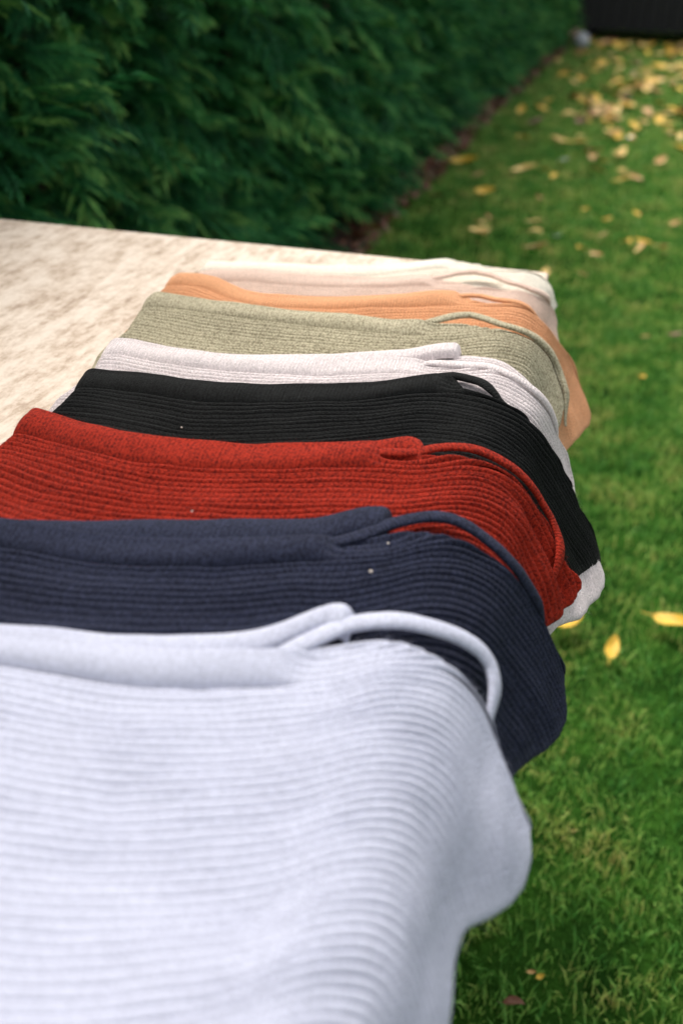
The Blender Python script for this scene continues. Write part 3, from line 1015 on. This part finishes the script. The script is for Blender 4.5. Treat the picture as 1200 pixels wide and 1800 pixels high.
for (px, py, sz, mi, rz, lab) in SPOTS:
    x, y = ground_at(px, py)
    leaf(x, y, sz, mi, rz, lab)
FAR_LABEL = ['golden yellow leaf in the loose carpet over the far lawn', 'pale straw leaf in the loose carpet over the far lawn', 'orange tan leaf in the loose carpet over the far lawn', 'dark brown leaf in the loose carpet over the far lawn']
n_far = 0
while n_far < 255:
    py = 72 + 215 * random.random() ** 1.2
    px = random.uniform(900, 1260) if py > 110 else random.uniform(960, 1260)
    lim = 1045 - (py - 75) * 0.55
    dens = 1.0 if px > 1010 else 0.35
    dens *= 1.0 if py < 225 else 0.35
    dens *= np.clip((px - lim + 130) / 120, 0, 1)
    if px < 870 or random.random() > dens:
        continue
    x, y = ground_at(px, py)
    if y > 14.3 or x < hedge_x(y) + 0.05:
        continue
    mi_ = random.choices([0, 1, 2, 3], [4, 4, 3, 1.2])[0]
    leaf(x, y, random.uniform(.09, .18), mi_, random.uniform(0, 6.28), FAR_LABEL[mi_], 'leaf carpet on the far lawn')
    n_far += 1

for i in range(22):
    px, py = random.uniform(800, 1195), random.uniform(300, 470)
    if px < 980 and py > 430:
        continue
    x, y = ground_at(px, py)
    mi_ = random.choice([0, 1, 2, 2])
    leaf(x, y, random.uniform(.035, .075), mi_, random.uniform(0, 6.28),
         ['small yellow', 'small straw coloured', 'small tan'][mi_] + ' leaf lying singly on the open middle of the lawn', 'single leaves on the middle lawn')

# brown litter on the soil bed (too small to count)
n = 2600
y = RNG.uniform(1.0, 15.5, n)
x = hedge_x(y) + RNG.uniform(-0.12, 0.12, n)
a = RNG.uniform(0, 6.28, n)
s = RNG.uniform(0.012, 0.04, n)
z = ground_z(x, y) + 0.03 + RNG.uniform(0, 0.012, n)
q = np.stack([np.stack([np.cos(a) * s, np.sin(a) * s, RNG.normal(0, .3, n) * s], -1), np.stack([-np.sin(a) * s * .4, np.cos(a) * s * .4, RNG.normal(0, .3, n) * s], -1)], 1)
cc = np.stack([x, y, z], -1)
V = np.stack([cc - q[:, 0], cc - q[:, 1], cc + q[:, 0], cc + q[:, 1]], 1).reshape(-1, 3)
o = mesh_obj('leaf_litter', V, np.arange(n * 4).reshape(-1, 4), LEAF_MATS[3], smooth=False)
tag(o, 'brown leaf litter on the soil strip under the hedge', 'litter', kind='stuff')

# ------------------------------------------------------------------ specks of lint on the wool
m, t, p = new_mat('lint')
co = coords(t)
c = ramp(t, noise(t, co, 900, 2), [(0.3, (.55, .42, .3)), (0.7, (.85, .8, .75))])
t.links.new(c, p.inputs['Base Color'])
LINT = m
for gi, s_, y_, r_, lab in ((7, -.017, .455, .0009, 'larger pale lint speck on the ribs of the navy garment'),
                            (7, -.014, .487, .0006, 'tiny pale lint speck just below the rolled edge of the navy garment'),
                            (6, -.184, .588, .0006, 'tiny pale lint speck on the neckline of the red garment'),
                            (7, -.133, .480, .0006, 'tiny pale lint speck on the neckline of the navy garment')):
    c0 = DR[gi].pos(s_, y_, .0045)
    if gi == 6 or y_ == .480:
        c0 = DR[gi].pos(s_, y_, .009)
    k1, k2 = 6, 8
    th = np.linspace(0, np.pi, k1)[:, None]
    ph = np.linspace(0, 2 * np.pi, k2, endpoint=False)[None]
    rr = r_ * (1 + .35 * np.sin(3 * ph + 2 * th) * np.sin(th))
    V = np.stack([rr * np.sin(th) * np.cos(ph) * 1.2, rr * np.sin(th) * np.sin(ph), rr * np.cos(th) * .8], -1)
    o = mesh_obj('lint_speck', V.reshape(-1, 3), grid_faces(k1, k2, True), LINT, loc=c0)
    tag(o, lab, 'lint', 'lint specks on the wool')
